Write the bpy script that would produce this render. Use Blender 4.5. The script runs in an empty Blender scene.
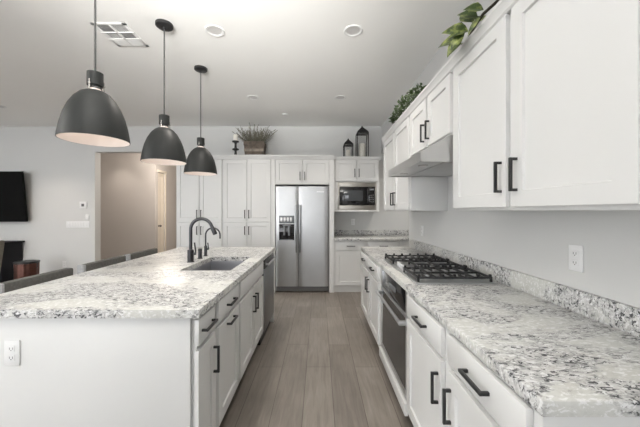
import bpy, bmesh, math, random
from mathutils import Vector, Matrix
S = bpy.context.scene
COL = S.collection
rnd = random.Random(7)
PI = math.pi

# ---------------------------------------------------------------- camera, world, light, exposure
cd = bpy.data.cameras.new('camera'); cam = bpy.data.objects.new('camera', cd); COL.objects.link(cam)
cd.sensor_width = 36.0; cd.lens = 287.0 / 640 * 36
cam.location = (0, 0, 1.37); cam.rotation_euler = (PI / 2, 0, 0)
cd.shift_x = 1.0 / 640; cd.shift_y = -2.5 / 640
cd.clip_start = 0.02
S.camera = cam
S.view_settings.view_transform = 'Standard'; S.view_settings.look = 'None'
S.view_settings.gamma = 1.0; S.view_settings.use_curve_mapping = False
S.view_settings.exposure = 0.08
w = bpy.data.worlds.new('daylight_sky'); S.world = w; w.use_nodes = True
w.node_tree.nodes['Background'].inputs[0].default_value = (0.93, 0.96, 1.0, 1)
w.node_tree.nodes['Background'].inputs[1].default_value = 4.2

def area(name, loc, rot, sx, sy, power, color):
    l = bpy.data.lights.new(name, 'AREA'); l.shape = 'RECTANGLE'; l.size = sx; l.size_y = sy
    l.energy = power; l.color = color
    o = bpy.data.objects.new(name, l); o.location = loc; o.rotation_euler = rot; COL.objects.link(o)
    return o
def spot(name, loc, power, color, angle=100, blend=0.7, radius=0.05, rot=(0, 0, 0)):
    l = bpy.data.lights.new(name, 'SPOT'); l.energy = power; l.color = color
    l.spot_size = math.radians(angle); l.spot_blend = blend; l.shadow_soft_size = radius
    o = bpy.data.objects.new(name, l); o.location = loc; o.rotation_euler = rot; COL.objects.link(o)
    return o
def point(name, loc, power, color, radius=0.05):
    l = bpy.data.lights.new(name, 'POINT'); l.energy = power; l.color = color; l.shadow_soft_size = radius
    o = bpy.data.objects.new(name, l); o.location = loc; COL.objects.link(o)
    return o
# daylight entering by the glazed wall behind the camera and the windows of the far left wall
area('daylight_rear_window', (-5.1, -4.40, 1.3), (PI / 2, 0, 0), 4.6, 2.3, 10, (0.93, 0.97, 1.0))
# unseen fill lamp added at the glazing, tilted up to brighten the ceiling
area('daylight_patio_bounce', (-5.1, -4.38, 0.55), (math.radians(128), 0, 0), 4.6, 1.0, 50, (1.0, 0.985, 0.96))
area('daylight_left_window', (-8.9, -1.7, 1.45), (PI / 2, 0, -PI / 2), 4.6, 1.9, 10, (0.95, 0.98, 1.0))

# unseen fill spots added to brighten the ceiling, by camera and living area
spot('ceiling_bounce_flash', (-0.80, -0.30, 2.20), 820, (1.0, 0.985, 0.95), 82, 0.8, 0.4, (math.radians(129), 0, 0))
spot('living_uplighter', (-4.6, 0.6, 1.70), 800, (1.0, 0.985, 0.96), 112, 0.6, 0.15, (PI, 0, 0))

# ---------------------------------------------------------------- materials
def mat(name, color, rough=0.5, metal=0.0, spec=0.5, bump=None, vary=None, coat=0.0):
    m = bpy.data.materials.new(name); m.use_nodes = True
    nt = m.node_tree; b = nt.nodes['Principled BSDF']
    b.inputs['Base Color'].default_value = (*color, 1); b.inputs['Roughness'].default_value = rough
    b.inputs['Metallic'].default_value = metal; b.inputs['Specular IOR Level'].default_value = spec
    b.inputs['Coat Weight'].default_value = coat
    tc = nt.nodes.new('ShaderNodeTexCoord')
    sc, amt = vary or (6.0, 0.03)                     # a faint mottling of the surface's own colour
    n = nt.nodes.new('ShaderNodeTexNoise'); n.inputs['Scale'].default_value = sc; n.inputs['Detail'].default_value = 4
    nt.links.new(tc.outputs['Object'], n.inputs['Vector'])
    r = nt.nodes.new('ShaderNodeValToRGB')
    r.color_ramp.elements[0].position = 0.3; r.color_ramp.elements[1].position = 0.7
    r.color_ramp.elements[0].color = (*[c * (1 - amt) for c in color], 1)
    r.color_ramp.elements[1].color = (*[min(1, c * (1 + amt)) for c in color], 1)
    nt.links.new(n.outputs['Fac'], r.inputs['Fac']); nt.links.new(r.outputs['Color'], b.inputs['Base Color'])
    if bump:
        n2 = nt.nodes.new('ShaderNodeTexNoise'); n2.inputs['Scale'].default_value = bump[0]; n2.inputs['Detail'].default_value = 3
        nt.links.new(tc.outputs['Object'], n2.inputs['Vector'])
        bp = nt.nodes.new('ShaderNodeBump'); bp.inputs['Strength'].default_value = bump[1]; bp.inputs['Distance'].default_value = 0.002
        nt.links.new(n2.outputs['Fac'], bp.inputs['Height']); nt.links.new(bp.outputs['Normal'], b.inputs['Normal'])
    return m
def emit(name, color, strength):
    m = bpy.data.materials.new(name); m.use_nodes = True; b = m.node_tree.nodes['Principled BSDF']
    b.inputs['Base Color'].default_value = (0.6, 0.59, 0.58, 1)
    b.inputs['Emission Color'].default_value = (*color, 1); b.inputs['Emission Strength'].default_value = strength
    return m
def glass(name, tint=(1, 1, 1), alpha=0.12):
    m = bpy.data.materials.new(name); m.use_nodes = True; nt = m.node_tree
    nt.nodes.remove(nt.nodes['Principled BSDF'])
    t = nt.nodes.new('ShaderNodeBsdfTransparent'); t.inputs[0].default_value = (*tint, 1)
    g = nt.nodes.new('ShaderNodeBsdfGlossy'); g.inputs['Roughness'].default_value = 0.03
    mx = nt.nodes.new('ShaderNodeMixShader'); mx.inputs[0].default_value = alpha
    nt.links.new(t.outputs[0], mx.inputs[1]); nt.links.new(g.outputs[0], mx.inputs[2])
    nt.links.new(mx.outputs[0], nt.nodes['Material Output'].inputs['Surface'])
    return m

def granite():
    m = bpy.data.materials.new('speckled_granite'); m.use_nodes = True; nt = m.node_tree; b = nt.nodes['Principled BSDF']
    L = nt.links.new; N = nt.nodes.new
    tc = N('ShaderNodeTexCoord')
    mp = N('ShaderNodeMapping'); mp.inputs['Rotation'].default_value = (0.2, 0.1, 0.75); mp.inputs['Scale'].default_value = (1.0, 1.9, 1.5)
    L(tc.outputs['Object'], mp.inputs['Vector'])
    def noise(scale, detail, rough, dist, vec=mp.outputs['Vector']):
        n = N('ShaderNodeTexNoise'); n.inputs['Scale'].default_value = scale; n.inputs['Detail'].default_value = detail
        n.inputs['Roughness'].default_value = rough; n.inputs['Distortion'].default_value = dist
        L(vec, n.inputs['Vector']); return n.outputs['Fac']
    def ramp(fac, stops):
        r = N('ShaderNodeValToRGB'); e = r.color_ramp.elements
        while len(e) < len(stops): e.new(0.5)
        for el, (p, c) in zip(e, stops): el.position = p; el.color = (*c, 1) if len(c) == 3 else c
        L(fac, r.inputs['Fac']); return r.outputs['Color']
    def math_(op, a, bb, clamp=True):
        n = N('ShaderNodeMath'); n.operation = op; n.use_clamp = clamp
        for i, v in enumerate((a, bb)):
            if isinstance(v, (int, float)): n.inputs[i].default_value = v
            else: L(v, n.inputs[i])
        return n.outputs[0]
    def mix(fac, a, bb):
        n = N('ShaderNodeMix'); n.data_type = 'RGBA'
        L(fac, n.inputs[0])
        for i, v in ((6, a), (7, bb)):
            if isinstance(v, tuple): n.inputs[i].default_value = (*v, 1)
            else: L(v, n.inputs[i])
        return n.outputs[2]
    G = lambda v: (v, v, v)
    patch = noise(2.1, 5, 0.6, 0.9)
    pm = ramp(patch, [(0.425, G(0)), (0.50, G(1))])          # 1 where grey and busy, 0 in the creamy islands
    base = mix(pm, (0.575, 0.575, 0.545), (0.56, 0.557, 0.548))
    warm = ramp(noise(5, 4, 0.6, 0.5), [(0.50, G(0)), (0.68, G(1))])
    base = mix(math_('MULTIPLY', warm, 0.30), base, (0.42, 0.385, 0.34))
    swirl = ramp(noise(18, 7, 0.72, 1.4), [(0.47, G(0)), (0.56, G(1))])
    base = mix(math_('MULTIPLY', swirl, math_('ADD', math_('MULTIPLY', pm, 0.52), 0.08)), base, (0.20, 0.20, 0.205))
    wh = ramp(noise(48, 3, 0.6, 0.4), [(0.53, G(0)), (0.60, G(1))])
    base = mix(math_('MULTIPLY', wh, 0.70), base, (0.76, 0.76, 0.76))
    fm = ramp(noise(37, 5, 0.70, 0.9), [(0.54, G(0)), (0.57, G(1))])
    base = mix(math_('MULTIPLY', fm, math_('ADD', math_('MULTIPLY', pm, 0.88), 0.06)), base, (0.032, 0.032, 0.036))
    L(base, b.inputs['Base Color'])
    b.inputs['Roughness'].default_value = 0.34; b.inputs['Specular IOR Level'].default_value = 0.28
    return m

def planks():
    m = bpy.data.materials.new('wood_look_plank_floor'); m.use_nodes = True; nt = m.node_tree; b = nt.nodes['Principled BSDF']
    L = nt.links.new; N = nt.nodes.new
    tc = N('ShaderNodeTexCoord'); sp = N('ShaderNodeSeparateXYZ'); L(tc.outputs['Object'], sp.inputs[0])
    def madd(src, add):
        n = N('ShaderNodeMath'); n.operation = 'ADD'; L(src, n.inputs[0]); n.inputs[1].default_value = add; return n.outputs[0]
    cb = N('ShaderNodeCombineXYZ'); L(madd(sp.outputs['Y'], 0.36 + 20), cb.inputs['X']); L(madd(sp.outputs['X'], 0.11 + 0.2115 * 60), cb.inputs['Y'])
    def brick(c1, c2, cm, mortar):
        br = N('ShaderNodeTexBrick'); br.offset = 0.36; br.offset_frequency = 2; br.squash = 1
        br.inputs['Scale'].default_value = 1; br.inputs['Brick Width'].default_value = 1.165; br.inputs['Row Height'].default_value = 0.2115
        br.inputs['Mortar Size'].default_value = mortar; br.inputs['Mortar Smooth'].default_value = 0.1; br.inputs['Bias'].default_value = 0
        br.inputs['Color1'].default_value = (*c1, 1); br.inputs['Color2'].default_value = (*c2, 1); br.inputs['Mortar'].default_value = (*cm, 1)
        L(cb.outputs[0], br.inputs['Vector']); return br
    br = brick((0.185, 0.162, 0.142), (0.245, 0.218, 0.192), (0.085, 0.070, 0.058), 0.0022)
    mp = N('ShaderNodeMapping'); mp.inputs['Scale'].default_value = (14, 1.3, 1); L(tc.outputs['Object'], mp.inputs['Vector'])
    n = N('ShaderNodeTexNoise'); n.inputs['Scale'].default_value = 2.4; n.inputs['Detail'].default_value = 8; n.inputs['Roughness'].default_value = 0.62; n.inputs['Distortion'].default_value = 0.7
    L(mp.outputs[0], n.inputs['Vector'])
    r = N('ShaderNodeValToRGB'); r.color_ramp.elements[0].position = 0.25; r.color_ramp.elements[1].position = 0.75
    r.color_ramp.elements[0].color = (0.74, 0.73, 0.72, 1); r.color_ramp.elements[1].color = (1.2, 1.2, 1.2, 1)
    L(n.outputs['Fac'], r.inputs['Fac'])
    n3 = N('ShaderNodeTexNoise'); n3.inputs['Scale'].default_value = 2.2; n3.inputs['Detail'].default_value = 3; L(tc.outputs['Object'], n3.inputs['Vector'])
    r3 = N('ShaderNodeValToRGB'); r3.color_ramp.elements[0].position = 0.3; r3.color_ramp.elements[1].position = 0.7
    r3.color_ramp.elements[0].color = (0.86, 0.85, 0.84, 1); r3.color_ramp.elements[1].color = (1.1, 1.1, 1.1, 1)
    L(n3.outputs['Fac'], r3.inputs['Fac'])
    def mul(a, c):
        x = N('ShaderNodeMix'); x.data_type = 'RGBA'; x.blend_type = 'MULTIPLY'; x.inputs[0].default_value = 1
        L(a, x.inputs[6]); L(c, x.inputs[7]); return x.outputs[2]
    L(mul(mul(br.outputs['Color'], r.outputs['Color']), r3.outputs['Color']), b.inputs['Base Color'])
    b.inputs['Roughness'].default_value = 0.42
    bp = N('ShaderNodeBump'); bp.inputs['Strength'].default_value = 0.25; bp.inputs['Distance'].default_value = 0.002; bp.invert = True
    L(br.outputs['Fac'], bp.inputs['Height']); L(bp.outputs['Normal'], b.inputs['Normal'])
    return m

def brushed(name, color, rough=0.3, aniso_scale=(60, 60, 1.5)):
    m = mat(name, color, rough, 1.0); nt = m.node_tree; b = nt.nodes['Principled BSDF']
    tc = nt.nodes.new('ShaderNodeTexCoord'); mp = nt.nodes.new('ShaderNodeMapping'); mp.inputs['Scale'].default_value = aniso_scale
    n = nt.nodes.new('ShaderNodeTexNoise'); n.inputs['Scale'].default_value = 4; n.inputs['Detail'].default_value = 3
    nt.links.new(tc.outputs['Object'], mp.inputs[0]); nt.links.new(mp.outputs[0], n.inputs['Vector'])
    mr = nt.nodes.new('ShaderNodeMapRange'); mr.inputs['To Min'].default_value = rough - 0.05; mr.inputs['To Max'].default_value = rough + 0.07
    nt.links.new(n.outputs['Fac'], mr.inputs['Value']); nt.links.new(mr.outputs[0], b.inputs['Roughness'])
    return m

def fabric(name, color):
    m = mat(name, color, 0.9, 0, 0.2, bump=(400, 0.5), vary=(60, 0.14)); return m

M = {
    'wall': mat('wall_paint', (0.62, 0.62, 0.61), 0.85, bump=(160, 0.15), vary=(1.5, 0.01)),
    'hall': mat('hall_wall_paint', (0.60, 0.57, 0.54), 0.85, bump=(160, 0.15), vary=(1.5, 0.01)),
    'ceil': mat('ceiling_paint', (0.90, 0.895, 0.875), 0.9, bump=(120, 0.2), vary=(1.5, 0.01)),
    'cab': mat('white_cabinet_paint', (0.665, 0.665, 0.655), 0.38, vary=(3, 0.008)),
    'trim': mat('white_trim_paint', (0.80, 0.80, 0.79), 0.45, vary=(3, 0.01)),
    'gran': granite(), 'floor': planks(),
    'steel': brushed('brushed_stainless', (0.54, 0.545, 0.55), 0.36, (90, 90, 1)),
    'dsteel': brushed('dark_stainless', (0.30, 0.31, 0.32), 0.3, (3, 90, 3)),
    'sink': brushed('sink_steel', (0.42, 0.425, 0.45), 0.4, (40, 3, 3)),
    'hood': brushed('hood_steel', (0.54, 0.535, 0.53), 0.34, (3, 60, 3)),
    'gun': mat('gunmetal_faucet', (0.075, 0.075, 0.08), 0.3, 1.0),
    'black': mat('matte_black_metal', (0.014, 0.014, 0.015), 0.42, 0, 0.5),
    'iron': mat('cast_iron_grate', (0.018, 0.018, 0.019), 0.5, 0, 0.5, bump=(300, 0.3)),
    'blackglass': mat('black_glass', (0.008, 0.008, 0.009), 0.06, 0, 0.6),
    'ovenglass': mat('oven_glass', (0.022, 0.023, 0.025), 0.10, 0, 0.4),
    'tvscreen': mat('tv_screen', (0.002, 0.002, 0.002), 0.55, 0, 0.1),
    'console': mat('black_console', (0.006, 0.006, 0.008), 0.5, 0, 0.25),
    'shade': mat('charcoal_shade', (0.022, 0.0235, 0.023), 0.5, 0, 0.3),
    'shadein': mat('shade_white_lining', (0.85, 0.80, 0.77), 0.6),
    'cordm': mat('grey_cord', (0.05, 0.05, 0.05), 0.6),
    'neck': glass('clear_glass_collar', (1.0, 0.97, 0.95), 0.07),
    'chrome': mat('polished_pin', (0.6, 0.58, 0.56), 0.2, 1.0),
    'plastic': mat('white_plastic', (0.78, 0.78, 0.78), 0.4),
    'slot': mat('dark_slot', (0.12, 0.12, 0.12), 0.6),
    'stool': fabric('grey_stool_fabric', (0.120, 0.118, 0.110)),
    'stoollit': fabric('light_grey_stool_fabric', (0.36, 0.365, 0.37)),  # stool grey made paler: window light painted into the near end
    'chair': fabric('beige_grey_fabric', (0.20, 0.185, 0.155)),
    'wood': mat('dark_wood_leg', (0.055, 0.040, 0.030), 0.5, vary=(20, 0.25)),
    'crate': mat('weathered_crate_wood', (0.12, 0.095, 0.075), 0.8, vary=(14, 0.45)),
    'crateband': mat('pale_crate_band', (0.26, 0.22, 0.18), 0.8, vary=(20, 0.3)),
    'copper': mat('hammered_copper', (0.125, 0.060, 0.048), 0.34, 0.8, bump=(30, 0.4), vary=(12, 0.25)),
    'candle': mat('ivory_candle', (0.82, 0.79, 0.72), 0.6),
    'grass': mat('dry_green_grass', (0.17, 0.16, 0.12), 0.7, vary=(30, 0.4)),
    'leafy': mat('dark_green_leaf', (0.045, 0.075, 0.022), 0.5, vary=(25, 0.5)),
    'stem': mat('dark_brown_stem', (0.030, 0.024, 0.016), 0.8),
    'panes': glass('lantern_glass', (1, 1, 1), 0.04),
    'alu': mat('satin_aluminium', (0.55, 0.55, 0.55), 0.35, 1.0),
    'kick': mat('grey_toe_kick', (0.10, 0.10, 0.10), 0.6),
    'doorp': mat('cream_door_paint', (0.80, 0.74, 0.64), 0.5),
    'lampwarm': emit('lamp_warm', (1.0, 0.84, 0.76), 0.75),
    'cansoft': emit('can_light_lens', (1.0, 0.96, 0.9), 0.03),
    'logo': mat('pale_logo', (0.80, 0.81, 0.82), 0.4),
    'display': mat('grey_display', (0.16, 0.17, 0.18), 0.25),
    'mwtrim': brushed('warm_steel_trim', (0.42, 0.40, 0.365), 0.4, (60, 3, 3)),
    'meshwin': mat('microwave_window', (0.05, 0.055, 0.06), 0.08, 0, 0.9),
}
def ivy_leaf():
    m = mat('variegated_leaf', (0.10, 0.15, 0.03), 0.45); nt = m.node_tree; b = nt.nodes['Principled BSDF']
    tc = nt.nodes.new('ShaderNodeTexCoord'); n = nt.nodes.new('ShaderNodeTexNoise'); n.inputs['Scale'].default_value = 28; n.inputs['Detail'].default_value = 4
    nt.links.new(tc.outputs['Object'], n.inputs['Vector']); r = nt.nodes.new('ShaderNodeValToRGB')
    e = r.color_ramp.elements; e[0].position = 0.46; e[0].color = (0.030, 0.055, 0.010, 1); e[1].position = 0.66; e[1].color = (0.30, 0.34, 0.10, 1)
    nt.links.new(n.outputs['Fac'], r.inputs['Fac']); nt.links.new(r.outputs['Color'], b.inputs['Base Color'])
    return m
M['ivy'] = ivy_leaf()

# ---------------------------------------------------------------- helpers
def wm(o):
    m = Matrix.Identity(4)
    while o is not None:
        m = o.matrix_basis @ m; o = o.parent
    return m
class MB:
    """collects shapes in world coordinates; build() links them as one mesh object under a parent"""
    def __init__(s): s.bm = bmesh.new()
    def box(s, x0, x1, y0, y1, z0, z1, bevel=0.0, mi=0):
        x0, x1 = sorted((x0, x1)); y0, y1 = sorted((y0, y1)); z0, z1 = sorted((z0, z1))
        v = [s.bm.verts.new(p) for p in ((x0,y0,z0),(x1,y0,z0),(x1,y1,z0),(x0,y1,z0),(x0,y0,z1),(x1,y0,z1),(x1,y1,z1),(x0,y1,z1))]
        fs = [s.bm.faces.new([v[i] for i in q]) for q in ((3,2,1,0),(4,5,6,7),(0,1,5,4),(1,2,6,5),(2,3,7,6),(3,0,4,7))]
        for f in fs: f.material_index = mi
        if bevel:
            es = list({e for f in fs for e in f.edges})
            bmesh.ops.bevel(s.bm, geom=es, offset=bevel, segments=2, profile=0.5, affect='EDGES', material=mi)
        return s
    def hexa(s, pts, mi=0):
        """eight corners, bottom ring then top ring"""
        v = [s.bm.verts.new(p) for p in pts]
        fs = [s.bm.faces.new([v[i] for i in q]) for q in ((3,2,1,0),(4,5,6,7),(0,1,5,4),(1,2,6,5),(2,3,7,6),(3,0,4,7))]
        for f in fs: f.material_index = mi
        bmesh.ops.recalc_face_normals(s.bm, faces=fs); return s
    def lathe(s, c, prof, n=32, mi=0, axis='Z', cap=True):
        c = Vector(c); rings = []
        for r, h in prof:
            ring = []
            for i in range(n):
                a = 2 * PI * i / n; p = (r * math.cos(a), r * math.sin(a), h)
                if axis == 'X': p = (p[2], p[0], p[1])
                if axis == 'Y': p = (p[1], p[2], p[0])
                ring.append(s.bm.verts.new(c + Vector(p)))
            rings.append(ring)
        for a, b in zip(rings, rings[1:]):
            for i in range(n):
                f = s.bm.faces.new((a[i], a[(i+1) % n], b[(i+1) % n], b[i])); f.smooth = True; f.material_index = mi
        if cap:
            for ring, rev in ((rings[0], True), (rings[-1], False)):
                f = s.bm.faces.new(ring[::-1] if rev else ring); f.material_index = mi
        return s
    def cyl(s, c, r, h, n=24, mi=0, axis='Z'):
        return s.lathe(c, [(r, 0), (r, h)], n, mi, axis)
    def tube(s, path, r, n=10, mi=0, radii=None):
        P = [Vector(p) for p in path]; rings = []; up = None
        for i, p in enumerate(P):
            t = (P[min(i+1, len(P)-1)] - P[max(i-1, 0)]).normalized()
            if up is None:
                up = Vector((0, 0, 1)) if abs(t.z) < 0.9 else Vector((1, 0, 0))
            side = t.cross(up).normalized(); up = side.cross(t).normalized()
            rr = radii[i] if radii else r
            rings.append([s.bm.verts.new(p + (side * math.cos(2*PI*k/n) + up * math.sin(2*PI*k/n)) * rr) for k in range(n)])
        for a, b in zip(rings, rings[1:]):
            for k in range(n):
                f = s.bm.faces.new((a[k], a[(k+1) % n], b[(k+1) % n], b[k])); f.smooth = True; f.material_index = mi
        for ring, rev in ((rings[0], True), (rings[-1], False)):
            f = s.bm.faces.new(ring[::-1] if rev else ring); f.material_index = mi
        return s
    def prism(s, prof, axis, a0, a1, mi=0):
        """profile of (p, q) swept from a0 to a1 along axis: X -> (y, z), Y -> (x, z), Z -> (x, y)"""
        def pt(p, q, a): return {'X': (a, p, q), 'Y': (p, a, q), 'Z': (p, q, a)}[axis]
        A = [s.bm.verts.new(pt(p, q, a0)) for p, q in prof]; B = [s.bm.verts.new(pt(p, q, a1)) for p, q in prof]
        n = len(prof); fs = [s.bm.faces.new(A), s.bm.faces.new(B[::-1])]
        for i in range(n): fs.append(s.bm.faces.new((A[i], A[(i+1) % n], B[(i+1) % n], B[i])))
        for f in fs: f.material_index = mi
        bmesh.ops.recalc_face_normals(s.bm, faces=fs); return s
    def build(s, name, m, parent=None, smooth=True):
        me = bpy.data.meshes.new(name)
        if parent is not None: bmesh.ops.transform(s.bm, matrix=wm(parent).inverted(), verts=s.bm.verts)
        bmesh.ops.recalc_face_normals(s.bm, faces=s.bm.faces)
        s.bm.to_mesh(me); s.bm.free()
        for x in (m if isinstance(m, (list, tuple)) else [m]): me.materials.append(M[x] if isinstance(x, str) else x)
        if smooth:
            for p in me.polygons: p.use_smooth = True
            me.set_sharp_from_angle(angle=math.radians(35))
        o = bpy.data.objects.new(name, me); COL.objects.link(o)
        if parent is not None: o.parent = parent
        return o
def tag(o, label, cat, group=None):
    o['label'] = label; o['category'] = cat
    if group: o['group'] = group
    return o
def thing(name, loc, label, cat, group=None, rz=0.0):
    o = bpy.data.objects.new(name, None); COL.objects.link(o); o.location = loc; o.rotation_euler = (0, 0, rz)
    o.empty_display_size = 0.1
    return tag(o, label, cat, group)
def struct(o): o['kind'] = 'structure'; return o
def dup(root, loc, label, rz=None):
    def cp(o, par):
        c = o.copy(); COL.objects.link(c); c.parent = par
        for ch in list(o.children): cp(ch, c)
        return c
    r = cp(root, None); r.location = loc; r['label'] = label
    if rz is not None: r.rotation_euler = (0, 0, rz)
    return r

# fronts: facing says which way a cabinet's front looks; u runs along the run, f is the front plane
def mapf(facing, f):
    return {'-X': lambda u, v, d: (f + d, u, v), '+X': lambda u, v, d: (f - d, u, v), '-Y': lambda u, v, d: (u, f + d, v)}[facing]
def shaker(facing, f, u0, u1, v0, v1, t=0.02, rail=0.062, rec=0.010):
    b = MB(); g = mapf(facing, f)
    e = 0.0015
    def ring(a0, a1, b0, b1, d): return [b.bm.verts.new(g(u, v, d)) for u, v in ((a0,b0),(a1,b0),(a1,b1),(a0,b1))]
    R = [ring(u0, u1, v0, v1, t), ring(u0, u1, v0, v1, e), ring(u0+e, u1-e, v0+e, v1-e, 0),
         ring(u0+rail, u1-rail, v0+rail, v1-rail, 0), ring(u0+rail+0.003, u1-rail-0.003, v0+rail+0.003, v1-rail-0.003, rec)]
    for A, B in zip(R, R[1:]):
        for i in range(4): b.bm.faces.new((A[i], A[(i+1) % 4], B[(i+1) % 4], B[i]))
    b.bm.faces.new(R[0]); b.bm.faces.new(R[-1])
    return b
def slab(facing, f, u0, u1, v0, v1, t=0.02):
    b = MB(); g = mapf(facing, f); p = g(u0, v0, 0); q = g(u1, v1, t)
    b.box(p[0], q[0], p[1], q[1], p[2], q[2], 0.0015); return b
def pull(facing, f, u, v, vert, L=0.14, out=0.032, s=0.0115):
    """square black bar pull centred at (u, v)"""
    b = MB(); g = mapf(facing, f); h = L / 2
    def bx(u0, u1, v0, v1, d0, d1):
        p = g(u0, v0, d0); q = g(u1, v1, d1); b.box(p[0], q[0], p[1], q[1], p[2], q[2], 0.0012)
    if vert:
        bx(u-s/2, u+s/2, v-h, v+h, -out, -out+s); bx(u-s/2, u+s/2, v-h, v-h+s, -out+s, 0); bx(u-s/2, u+s/2, v+h-s, v+h, -out+s, 0)
    else:
        bx(u-h, u+h, v-s/2, v+s/2, -out, -out+s); bx(u-h, u-h+s, v-s/2, v+s/2, -out+s, 0); bx(u+h-s, u+h, v-s/2, v+s/2, -out+s, 0)
    return b
def add_door(par, facing, f, u0, u1, v0, v1, h=None, rail=0.062):
    d = shaker(facing, f, u0, u1, v0, v1, rail=rail).build('door', 'cab', par, smooth=False)
    if h: pull(facing, f, h[0], h[1], True).build('handle', 'black', d)
    return d
def add_drawer(par, facing, f, u0, u1, v0, v1, h=None):
    d = slab(facing, f, u0, u1, v0, v1).build('drawer', 'cab', par)
    if h: pull(facing, f, h[0], h[1], False).build('handle', 'black', d)
    return d
def outlet(facing, f, u, v, label, w_=0.072, h_=0.118):
    g = mapf(facing, f); t = thing('wall_outlet', g(u, v, 0), label, 'outlet')
    def bx(mb, a0, a1, b0, b1, d0, d1, bev=0.001):
        p = g(a0, b0, d0); q = g(a1, b1, d1); mb.box(p[0], q[0], p[1], q[1], p[2], q[2], bev)
    p = MB(); bx(p, u-w_/2, u+w_/2, v-h_/2, v+h_/2, -0.006, 0, 0.002); p.build('cover_plate', 'plastic', t)
    for s in (-1, 1):
        r = MB(); bx(r, u-0.016, u+0.016, v+s*0.021-0.014, v+s*0.021+0.014, -0.0085, -0.006, 0.002); ro = r.build('receptacle', 'plastic', t)
        k = MB(); bx(k, u-0.008, u-0.006, v+s*0.021-0.004, v+s*0.021+0.006, -0.0092, -0.0085, 0); bx(k, u+0.006, u+0.008, v+s*0.021-0.004, v+s*0.021+0.006, -0.0092, -0.0085, 0)
        bx(k, u-0.002, u+0.002, v+s*0.021-0.010, v+s*0.021-0.006, -0.0092, -0.0085, 0)
        k.build('slots', 'slot', ro)
    return t

XW, YB, ZC = 1.171, 5.38, 2.953
CT0, CT1 = 0.874, 0.914
# ---------------------------------------------------------------- room shell
struct(MB().box(-9.0, 3.2, -4.5, 11.0, -0.12, 0).build('floor', 'floor'))
struct(MB().box(-9.0, 3.2, -4.5, 11.0, ZC, ZC+0.12).build('ceiling', 'ceil'))
b = MB(); b.box(-9.0, -4.20, YB, YB+0.14, 0, ZC); b.box(-4.20, -2.5, YB, YB+0.14, 2.48, ZC); b.box(-2.5, 2.1, YB, YB+0.14, 0, ZC)
struct(b.build('wall_back', 'wall'))
b = MB(); b.box(XW, XW+0.13, -4.5, 3.74, 0, ZC); b.box(XW, XW+0.13, 3.74, YB, 2.44, ZC)
struct(b.build('wall_right', 'wall'))
b = MB(); b.box(2.0, 2.1, 2.9, YB, 0, ZC); b.box(XW+0.13, 2.0, 2.9, 3.0, 0, ZC)
struct(b.build('wall_passage', 'wall'))
b = MB(); b.box(-9.12, -9.0, -4.5, YB, 0, 0.45); b.box(-9.12, -9.0, -4.5, YB, 2.45, ZC); b.box(-9.12, -9.0, -4.5, -4.1, 0.45, 2.45); b.box(-9.12, -9.0, 0.7, YB, 0.45, 2.45)
struct(b.build('wall_left', 'wall'))
b = MB(); b.box(-9.0, -7.5, -4.62, -4.5, 0, ZC); b.box(-2.7, -1.75, -4.62, -4.5, 0, ZC); b.box(-0.1, 3.2, -4.62, -4.5, 0, ZC); b.box(-7.5, -2.7, -4.62, -4.5, 2.5, ZC); b.box(-1.75, -0.1, -4.62, -4.5, 2.4, ZC)
struct(b.build('wall_rear', 'wall'))
b = MB()
for x in (-7.5, -5.93, -4.33, -2.76): b.box(x, x+0.06, -4.60, -4.54, 0, 2.5)
b.box(-7.5, -2.7, -4.60, -4.54, 2.44, 2.5); b.box(-7.5, -2.7, -4.60, -4.54, 0, 0.06)
struct(b.build('window_1', 'trim'))
b = MB()
for x in (-1.75, -0.955, -0.16): b.box(x, x+0.06, -4.60, -4.54, 0, 2.4)
b.box(-1.75, -0.1, -4.60, -4.54, 2.34, 2.4); b.box(-1.75, -0.1, -4.60, -4.54, 0, 0.06)
struct(b.build('window_3', 'trim'))
b = MB()
for y in (-4.1, -2.53, -0.93, 0.64): b.box(-9.09, -9.03, y, y+0.06, 0.45, 2.45)
b.box(-9.09, -9.03, -4.1, 0.7, 0.45, 0.51); b.box(-9.09, -9.03, -4.1, 0.7, 2.39, 2.45)
struct(b.build('window_2', 'trim'))
# hallway beyond the opening
b = MB(); b.box(-6.6, -4.28, 7.5, 7.6, 0, ZC); struct(b.build('wall_hall_facing', 'hall'))
b = MB(); b.box(-4.38, -4.28, 7.6, 7.62, 0, ZC); b.box(-4.38, -4.28, 7.62, 7.96, 2.40, ZC); b.box(-4.38, -4.28, 7.96, 10.6, 0, ZC)
struct(b.build('wall_hall_passage', 'hall'))
struct(MB().box(-4.38, -2.4, 10.6, 10.7, 0, ZC).build('wall_hall_end', 'hall'))
struct(MB().box(-2.5, -2.4, YB+0.14, 10.6, 0, ZC).build('wall_hall_right', 'hall'))
struct(MB().box(-6.7, -6.6, YB+0.14, 7.6, 0, ZC).build('wall_hall_left', 'hall'))
dr = struct(shaker('+X', -4.30, 7.625, 7.955, 0.01, 2.395, t=0.04, rail=0.08, rec=0.012).build('door_1', 'doorp', smooth=False))
k = MB(); k.cyl((-4.30, 7.70, 0.97), 0.026, 0.008, 20, axis='X'); k.lathe((-4.292, 7.70, 0.97), [(0.010, 0), (0.010, 0.03), (0.026, 0.035), (0.028, 0.05), (0.018, 0.062)], 20, axis='X'); k.build('door_knob', 'black', dr)
b = MB(); b.box(-4.28, -4.262, 7.96, 8.02, 0, 2.40, 0.003); b.box(-4.28, -4.255, 7.60, 8.04, 2.40, 2.47, 0.003)
struct(b.build('trim_1', 'doorp'))
b = MB(); b.box(-9.0, -4.20, YB-0.015, YB, 0, 0.10, 0.002)
struct(b.build('baseboard_back', 'trim'))

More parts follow.
